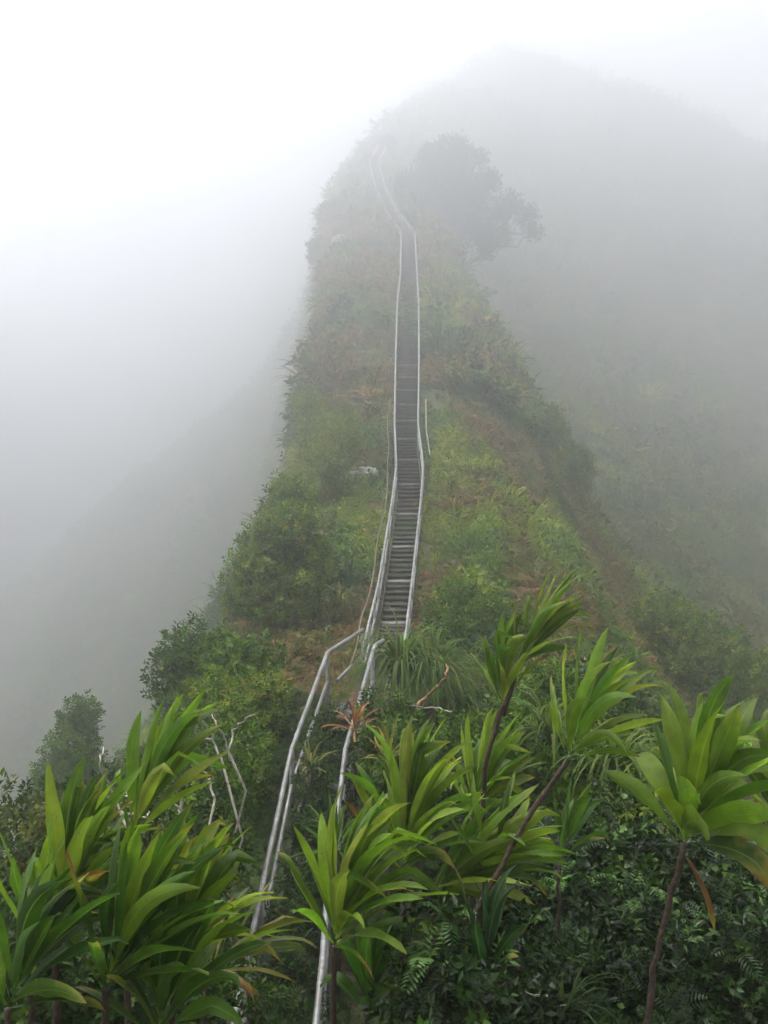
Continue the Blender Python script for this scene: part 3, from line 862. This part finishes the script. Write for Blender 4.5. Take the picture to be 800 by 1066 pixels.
def stem_to(q, dx=0.0, dy=0.0, mid=None):
    g = np.array((q[0] + dx, q[1] + dy, gz(q[0] + dx, q[1] + dy) - .05))
    m = (g + q) / 2 + np.array((-dx * .12, 0, 0)) if mid is None else mid
    return [g, m, q]

def px_dir(u0, v0, u1, v1, depth=0.0):
    """direction in the world of a picture-plane direction, leaning depth away from the viewer"""
    return norm(P(u1, v1, 4.0) - P(u0, v0, 4.0) + np.array((0, depth * .4, 0)))

# -- left group
b = P(137, 872, 3.5)
ti('tall leaning long-leaved plant with the topmost head in the left group', [dict(base=b, axis=px_dir(140, 870, 190, 740, .2), n=17, L=.46, w=.042, spread=(.05, .75), droop=.18, wind=.75)], [stem_to(b, -.12, .05)], .017, 1)
b = P(62, 960, 3.3)
ti('long-leaved plant with brown-tipped upright leaves at the far left edge', [dict(base=b, axis=px_dir(60, 960, 92, 830, .1), n=20, L=.46, w=.042, spread=(.08, .8), droop=.25, wind=.6, wear=.12),
    dict(base=P(30, 985, 3.4), axis=px_dir(30, 985, 60, 880), n=14, L=.4, w=.045, droop=.4, wind=.7, wear=.05)], [stem_to(b, -.1), stem_to(P(30, 985, 3.4), .02)], .018, 2)
b = P(182, 1005, 3.3)
ti('long-leaved plant right in the left group with three tall spear leaves', [dict(base=b, axis=px_dir(182, 1010, 212, 900, .1), n=18, L=.42, w=.045, spread=(.08, 1.0), droop=.3, wind=.7, wear=.05)], [stem_to(b, -.05)], .017, 3)
b = P(110, 1030, 3.1)
ti('dark long-leaved plant low in the middle of the left group', [dict(base=b, axis=px_dir(110, 1030, 150, 930, .1), n=24, L=.48, w=.045, spread=(.1, 1.1), palette=TI_DARK + TI[:2], droop=.4, wind=.7)], [stem_to(b, -.05)], .017, 4)
b = P(215, 1015, 3.9)
ti('yellowing long-leaved plant drooping right beside the handrail foot', [dict(base=b, axis=px_dir(215, 1015, 250, 985, .1), n=11, L=.38, w=.034, spread=(.3, 1.2), palette=[(.14, .17, .03), (.1, .15, .025), (.18, .17, .03)], droop=.7, wind=.8, wear=.3)], [stem_to(b, -.08)], .014, 5)
b = P(8, 1050, 3.0)
ti('low long-leaved plant cut off by the bottom left corner', [dict(base=b, axis=px_dir(10, 1060, 40, 980, .1), n=18, L=.42, w=.045, spread=(.2, 1.2), palette=TI_DARK + TI[:1], droop=.5)], [stem_to(b)], .016, 6)
b = P(165, 1080, 3.2)
ti('short broad-leaved plant at the bottom edge of the left group', [dict(base=b, axis=px_dir(165, 1080, 180, 980, .1), n=20, L=.42, w=.05, spread=(.15, 1.2), palette=TI_DARK + TI[:2], droop=.5, wind=.6)], [stem_to(b)], .016, 7)
# -- middle group
b = P(348, 985, 4.4)
ti('large broad-leaved plant hiding the foot of the right handrail', [dict(base=b, axis=px_dir(350, 985, 372, 880, -.1), n=28, L=.6, w=.06, spread=(.08, 1.15), droop=.55, wind=.85, height=.2)], [stem_to(b, -.03)], .02, 8)
b = P(418, 905, 4.9)
ti('leafy plant with curled yellow-edged leaves behind the large broad-leaved one', [dict(base=b, axis=px_dir(415, 910, 432, 810, .1), n=30, L=.58, w=.055, spread=(.08, 1.2), droop=.5, wind=.8, wear=.08, height=.25)], [stem_to(b, .05), stem_to(P(408, 915, 4.8), -.02)], .019, 9)
b = P(452, 925, 4.8)
ti('plant with wide leaves blown flat to the right in the middle group', [dict(base=b, axis=px_dir(450, 930, 520, 880, -.1), n=19, L=.62, w=.058, spread=(.15, .9), droop=.35, wind=.9)], [stem_to(b, .02)], .018, 10)
b = P(492, 850, 5.6)
ti('pale-leaved plant behind the middle group with upright narrow leaves', [dict(base=b, axis=px_dir(490, 850, 515, 770, .1), n=28, L=.5, w=.046, spread=(.08, 1.1), droop=.45, wind=.85, wear=.05)], [stem_to(b, -.05)], .018, 11)
b = P(382, 1055, 4.6)
ti('low dark broad-leaved plant under the middle group', [dict(base=b, axis=px_dir(382, 1055, 395, 980, 0), n=15, L=.46, w=.055, spread=(.2, 1.1), palette=TI_DARK, droop=.45, wind=.5)], [stem_to(b)], .018, 12)
b = P(505, 915, 4.7)
ti('few-leaved plant at the foot of the long slanting stem', [dict(base=b, axis=px_dir(505, 915, 535, 860, 0), n=9, L=.42, w=.05, spread=(.25, 1.2), droop=.5, wind=.7)], [stem_to(b, -.12)], .016, 13)
# -- right group
b = P(592, 790, 4.6); g = P(490, 960, 4.5)
ti('plant with a long slanting dark stem and wind-blown yellow-tipped head', [dict(base=b, axis=px_dir(592, 790, 625, 715, 0), n=21, L=.50, w=.044, spread=(.08, 1.15), droop=.35, wind=1.0, wear=.16)],
   [[sink(g + np.array((-.15, 0, 0))), g, P(548, 855, 4.55), b]], .019, 14)
b1 = P(523, 735, 5.2); b2 = P(540, 690, 5.2); g = P(505, 800, 5.2)
ti('tallest plant of the middle with two stacked leaf heads on a dark stem', [dict(base=b1, axis=px_dir(522, 735, 525, 660, 0), n=14, L=.4, w=.04, spread=(.05, .8), droop=.3, wind=.4),
    dict(base=b2, axis=px_dir(540, 690, 578, 620, 0), n=19, L=.45, w=.036, spread=(.06, .85), droop=.3, wind=.9, wear=.14)],
   [[sink(g + np.array((-.1, 0, 0))), g, b1], [b1 + np.array((0, 0, -.05)), b2]], .02, 15)
b = P(712, 878, 4.3); g = P(672, 1075, 4.3)
ti('big round-headed plant on a bare slender trunk at the right', [dict(base=b, axis=px_dir(710, 880, 735, 790, -.1), n=25, L=.60, w=.086, spread=(.05, 1.35), droop=.75, wind=.6, height=.2, wear=.05, dead=1)],
   [[sink(g), g, P(686, 980, 4.3), b]], .021, 16)
b = P(805, 850, 4.6)
ti('plant reaching in from the right edge behind the round-headed one', [dict(base=b, axis=px_dir(800, 860, 800, 790, .1), n=14, L=.42, w=.05, spread=(.1, 1.2), droop=.7, wind=.5, dead=3)], [stem_to(b, .1)], .018, 17)
b = P(583, 900, 5.2)
ti('small pale plant between the slanting stem and the dark hedge', [dict(base=b, axis=px_dir(583, 905, 600, 850, 0), n=9, L=.36, w=.042, spread=(.1, .9), palette=TI_DARK + TI[:2], droop=.4, wind=.5)], [stem_to(b)], .015, 18)
b = P(505, 1025, 4.25)
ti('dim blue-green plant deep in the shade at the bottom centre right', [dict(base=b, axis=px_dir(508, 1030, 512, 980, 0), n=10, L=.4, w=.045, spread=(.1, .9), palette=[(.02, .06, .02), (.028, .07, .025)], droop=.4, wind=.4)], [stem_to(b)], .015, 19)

# ------------------------------------------------------------------ spiky rosettes near the right handrail
def spiky(name, label, base, axis, n, L, w, seed, palette, droop, mat='grass', wear=0):
    root = empty(name, base, label, 'plant'); r = np.random.default_rng(seed); mb = MB()
    axis = norm(axis); ref = np.array((1.0, 0, 0)); a = norm(np.cross(axis, ref)); b_ = np.cross(axis, a)
    for i in range(n):
        f = i / n; az = i * 2.399; th = .1 + 1.35 * f + r.uniform(-.1, .1)
        rad = a * math.cos(az) + b_ * math.sin(az)
        blade(mb, np.asarray(base) + axis * .06 * (1 - f), axis * math.cos(th) + rad * math.sin(th), axis * math.sin(th) - rad * math.cos(th), L * r.uniform(.75, 1.1), w,
              droop * r.uniform(.6, 1.3), WIND * .15, r, np.array(palette[r.integers(0, len(palette))]) * r.uniform(.8, 1.2), wear, seg=7, fold=.5)
    mb.build('leaf_rosette', M[mat], root)
    st = sink(np.asarray(base)); mb = MB(); tube(mb, [st, (st + base) / 2 + np.array((.02, 0, 0)), np.asarray(base)], .016, 7); mb.build('stem', M['bark'], root)
spiky('spiky_plant', 'dark green spiky plant with thin arching leaves against the right handrail', P(352, 885, 9.3), (-.05, -.2, 1), 30, .52, .014, 31, TI_DARK + G_MID, .9)
spiky('spiky_plant', 'yellow spiky plant beside the right handrail above the dark green one', P(404, 792, 9.8), (.0, -.1, 1), 20, .38, .013, 32, [(.25, .2, .05), (.2, .19, .04), (.14, .15, .03)], .5)
spiky('spiky_plant', 'dead rust-brown spiky rosette hanging on the right handrail', P(369, 762, 11.4), (.1, -.3, .8), 22, .42, .016, 33, [(.28, .13, .06), (.34, .2, .11), (.2, .1, .05)], 1.3, 'dry')
spiky('spiky_plant', 'small straw-tipped spiky plant between the two handrails', P(325, 800, 11.2), (-.1, -.2, 1), 14, .36, .012, 34, [(.16, .17, .05), (.22, .19, .07), (.08, .12, .03)], .9)

# ------------------------------------------------------------------ tufts of long grass
def clump(label, c, n, L, w, seed, palette, droop=.42):
    root_at = np.array((c[0], c[1], gz(c[0], c[1])))
    r = np.random.default_rng(seed)
    t = grass_template(r, n, 8, w / L, (.04, -.03, 0), droop)
    mb = MB(); pal = np.array(palette)
    k = len(t[0]) // 18
    colr = np.repeat(pal[r.integers(0, len(pal), k)], 18, 0) * t[2]
    mb.add(t[0] * L + np.asarray(c), t[1], colr)
    tag(mb.build('grass_clump', M['grass'], smooth=True), label, 'grass clump')
GR = [(0.0595, 0.119, 0.017), (0.0765, 0.1445, 0.0255), (0.0467, 0.0935, 0.017), (0.102, 0.136, 0.0298)]
clump('big arching bright grass clump covering the foot of the upper stair flight', P(420, 706, 14.3), 330, 1.35, .022, 41, GR, .55)
clump('bright grass clump drooping on the slope just right of the stair-foot clump', P(452, 712, 14.2), 200, 1.25, .02, 42, GR, .6)
clump('arching dark grass clump beneath the curved brown dead branch', on_ground(480, 750, 13), 100, 1.1, .018, 50, GR, .6)
clump('loose grass clump on the bank beyond the tallest middle plant', on_ground(510, 700, 15), 90, 1.2, .02, 51, GR, .6)
clump('yellowish grass clump hanging from the bank left of the upper handrail', on_ground(335, 640, 17), 80, 1.1, .018, 52, [(.16, .17, .04), (.12, .16, .03), (.2, .18, .06)], .7)
clump('dry tan grass clump on the bare bank behind the rail bend', on_ground(308, 662, 15), 110, .9, .014, 53, [(.18, .15, .06), (.14, .15, .04), (.22, .17, .08)], .6)
clump('greenish dry grass clump close to the left of the upper flight foot', on_ground(356, 632, 17), 110, 1.0, .016, 54, [(.13, .15, .04), (.10, .15, .03), (.2, .17, .07)], .6)
clump('grass clump behind the slanting-stem plant, arching over the hedge', P(640, 800, 7.4), 80, .7, .014, 43, GR, .55)
clump('grass clump left of the hedge top between two slanting plants', P(575, 770, 8.4), 80, .75, .015, 44, GR, .55)
clump('grass clump at the hedge top nearest the round-headed plant', P(690, 815, 7.2), 60, .6, .013, 45, GR, .55)
clump('thin dark grass clump in the shade at the bottom right of centre', P(590, 1050, 5.0), 26, .4, .008, 46, [(.04, .08, .02), (.06, .1, .03)], .3)
clump('pale olive grass clump halfway up the right slope near the bush', on_ground(548, 420, 32), 110, 2.4, .04, 47, GR, .6)
clump('pale grass clump on the right shoulder just below the summit trees', on_ground(462, 300, 40), 120, 2.8, .05, 48, GR, .6)
clump('drooping grass clump on the right shoulder between summit and slope bush', on_ground(500, 345, 37), 120, 2.8, .05, 49, GR, .6)

# ------------------------------------------------------------------ the dark hedge and shrubs of the foreground
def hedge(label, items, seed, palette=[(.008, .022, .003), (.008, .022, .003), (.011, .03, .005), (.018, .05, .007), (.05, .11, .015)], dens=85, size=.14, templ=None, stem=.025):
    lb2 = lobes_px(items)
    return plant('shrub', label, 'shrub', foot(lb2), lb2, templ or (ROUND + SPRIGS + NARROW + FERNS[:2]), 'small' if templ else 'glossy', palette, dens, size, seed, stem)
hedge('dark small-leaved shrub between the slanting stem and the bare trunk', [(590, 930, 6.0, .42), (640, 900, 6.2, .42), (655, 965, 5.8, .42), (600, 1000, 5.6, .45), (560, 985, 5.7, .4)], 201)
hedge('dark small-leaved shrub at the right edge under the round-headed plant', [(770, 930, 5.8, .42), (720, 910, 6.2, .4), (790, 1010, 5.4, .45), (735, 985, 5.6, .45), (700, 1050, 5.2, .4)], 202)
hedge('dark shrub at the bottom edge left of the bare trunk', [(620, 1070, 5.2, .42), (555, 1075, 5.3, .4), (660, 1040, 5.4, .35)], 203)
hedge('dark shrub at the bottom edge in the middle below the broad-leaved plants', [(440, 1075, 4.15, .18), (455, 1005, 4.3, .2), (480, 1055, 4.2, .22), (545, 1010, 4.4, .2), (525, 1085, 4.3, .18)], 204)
hedge('fine-leaved green shrub left of the left handrail', [(205, 840, 9.4, .5), (170, 870, 8.9, .5), (208, 890, 8.9, .42), (185, 920, 8.4, .45), (232, 800, 10.4, .45)], 205, G_MID + G_DARK, 85, .17, SPRIGS)
hedge('fine-leaved shrub right of the lower stair flight below the arching grass', [(415, 790, 10.8, .42), (445, 800, 10.4, .45), (490, 795, 10.2, .45), (400, 750, 11.8, .3)], 206, G_MID + G_DARK, 75, .2, SPRIGS)
hedge('dark leafy growth smothering the treads between the two lower handrails', [(345, 765, 12.2, .26), (343, 795, 11.7, .24), (338, 830, 11.2, .24), (326, 872, 10.7, .22), (326, 925, 9.9, .24), (308, 965, 9.4, .22), (303, 1020, 8.7, .24), (305, 1080, 8.0, .28)], 212, G_DARK, 80, .19, SPRIGS + NARROW, .012)
hedge('leafy green shrub beside the bend of the left handrail', [(272, 735, 13.6, .42), (240, 765, 12.6, .45), (245, 800, 12.2, .4), (225, 740, 13, .45)], 207, G_MID + G_YEL, 75, .2, SPRIGS + NARROW)
hedge('dark leafy shrub at the foot of the left handrail', [(195, 1000, 6.6, .36), (205, 1060, 6.0, .36), (165, 1050, 5.8, .4)], 208, G_DARK + G_MID[:1], 85, .16, SPRIGS)
hedge('mid-green shrub on the bank behind the tallest middle plant', [(560, 760, 10.5, .5), (590, 740, 11, .55), (540, 800, 9.5, .5), (620, 790, 9, .5)], 209, G_MID + G_DARK, 75, .2, SPRIGS)
hedge('thin brownish scrub under the far left long-leaved plants', [(30, 880, 8.2, .5), (70, 900, 7.6, .5), (110, 880, 8.2, .5), (10, 930, 7, .5), (150, 930, 7.0, .5)], 210, G_OLIVE + G_DARK, 60, .17, SPRIGS)
hedge('dark low scrub at the bottom left behind the brown stems', [(60, 1040, 4.6, .4), (120, 1060, 4.6, .4), (10, 1010, 5.0, .4)], 211, G_DARK, 95, .14, SPRIGS)

# ------------------------------------------------------------------ dead branches
def dead_branch(label, polylines, mat='dead', rad=.011, d=7.5, name='dead_branch', rooted=True):
    root = None; mb = MB(); r = np.random.default_rng(int(polylines[0][0][0]))
    for k, pl in enumerate(polylines):
        pts = np.array([P(u, v, d + .12 * math.sin(i * 1.7 + k)) for i, (u, v) in enumerate(pl)])
        q = resample(pts, .05); q[1:-1] += r.normal(0, .008, (len(q) - 2, 3))
        tube(mb, q, np.linspace(rad, rad * .45, len(q)) * (1 + .15 * r.normal(0, 1, len(q)).clip(-1, 1)), 6)
    g = P(*polylines[0][0], d); gg = sink(g)
    if rooted: tube(mb, branch_path(gg, g, r, .04, 6), rad, 6)
    tag(mb.build(name, M[mat]), label, 'dead branch')
dead_branch('bleached crooked twig curling up behind the topmost left head', [[(238, 782), (243, 760), (256, 748), (268, 742)], [(240, 792), (236, 770), (226, 755), (220, 741)]], d=8.4)
dead_branch('white zigzag twig between left plants and the green shrub', [[(232, 795), (222, 770), (214, 755), (208, 748), (206, 742)], [(222, 770), (205, 768), (203, 748)]], d=8.6, rad=.011)
dead_branch('short thick white dead branch pointing down in the left scrub', [[(190, 862), (188, 835), (184, 815)], [(190, 845), (183, 838)]], d=7.2, rad=.014)
dead_branch('forked white twig low behind the three spear leaves', [[(224, 832), (219, 815), (212, 803)], [(219, 815), (209, 822)]], d=7.6, rad=.01)
dead_branch('tangle of pale bare twigs left of the topmost left head', [[(132, 862), (118, 825), (108, 808), (103, 795), (108, 778)], [(118, 825), (128, 822), (136, 830)], [(125, 845), (150, 850), (160, 856)], [(150, 882), (152, 862), (156, 845)]], d=7.0, rad=.01)
dead_branch('curved reddish brown dead branch on the bank right of the stairs', [[(434, 735), (445, 725), (458, 714), (465, 702), (465, 692)]], 'brown', .03, 13.4)
dead_branch('long grey bare twig lying below the curved brown branch', [[(476, 742), (455, 738), (430, 735), (408, 733)]], 'dead', .012, 12.6, rooted=False)
dead_branch('white speckled twig lying in the dark hedge at the bottom', [[(528, 1035), (548, 1033), (566, 1038), (590, 1046)]], 'dead', .006, 4.9, rooted=False)
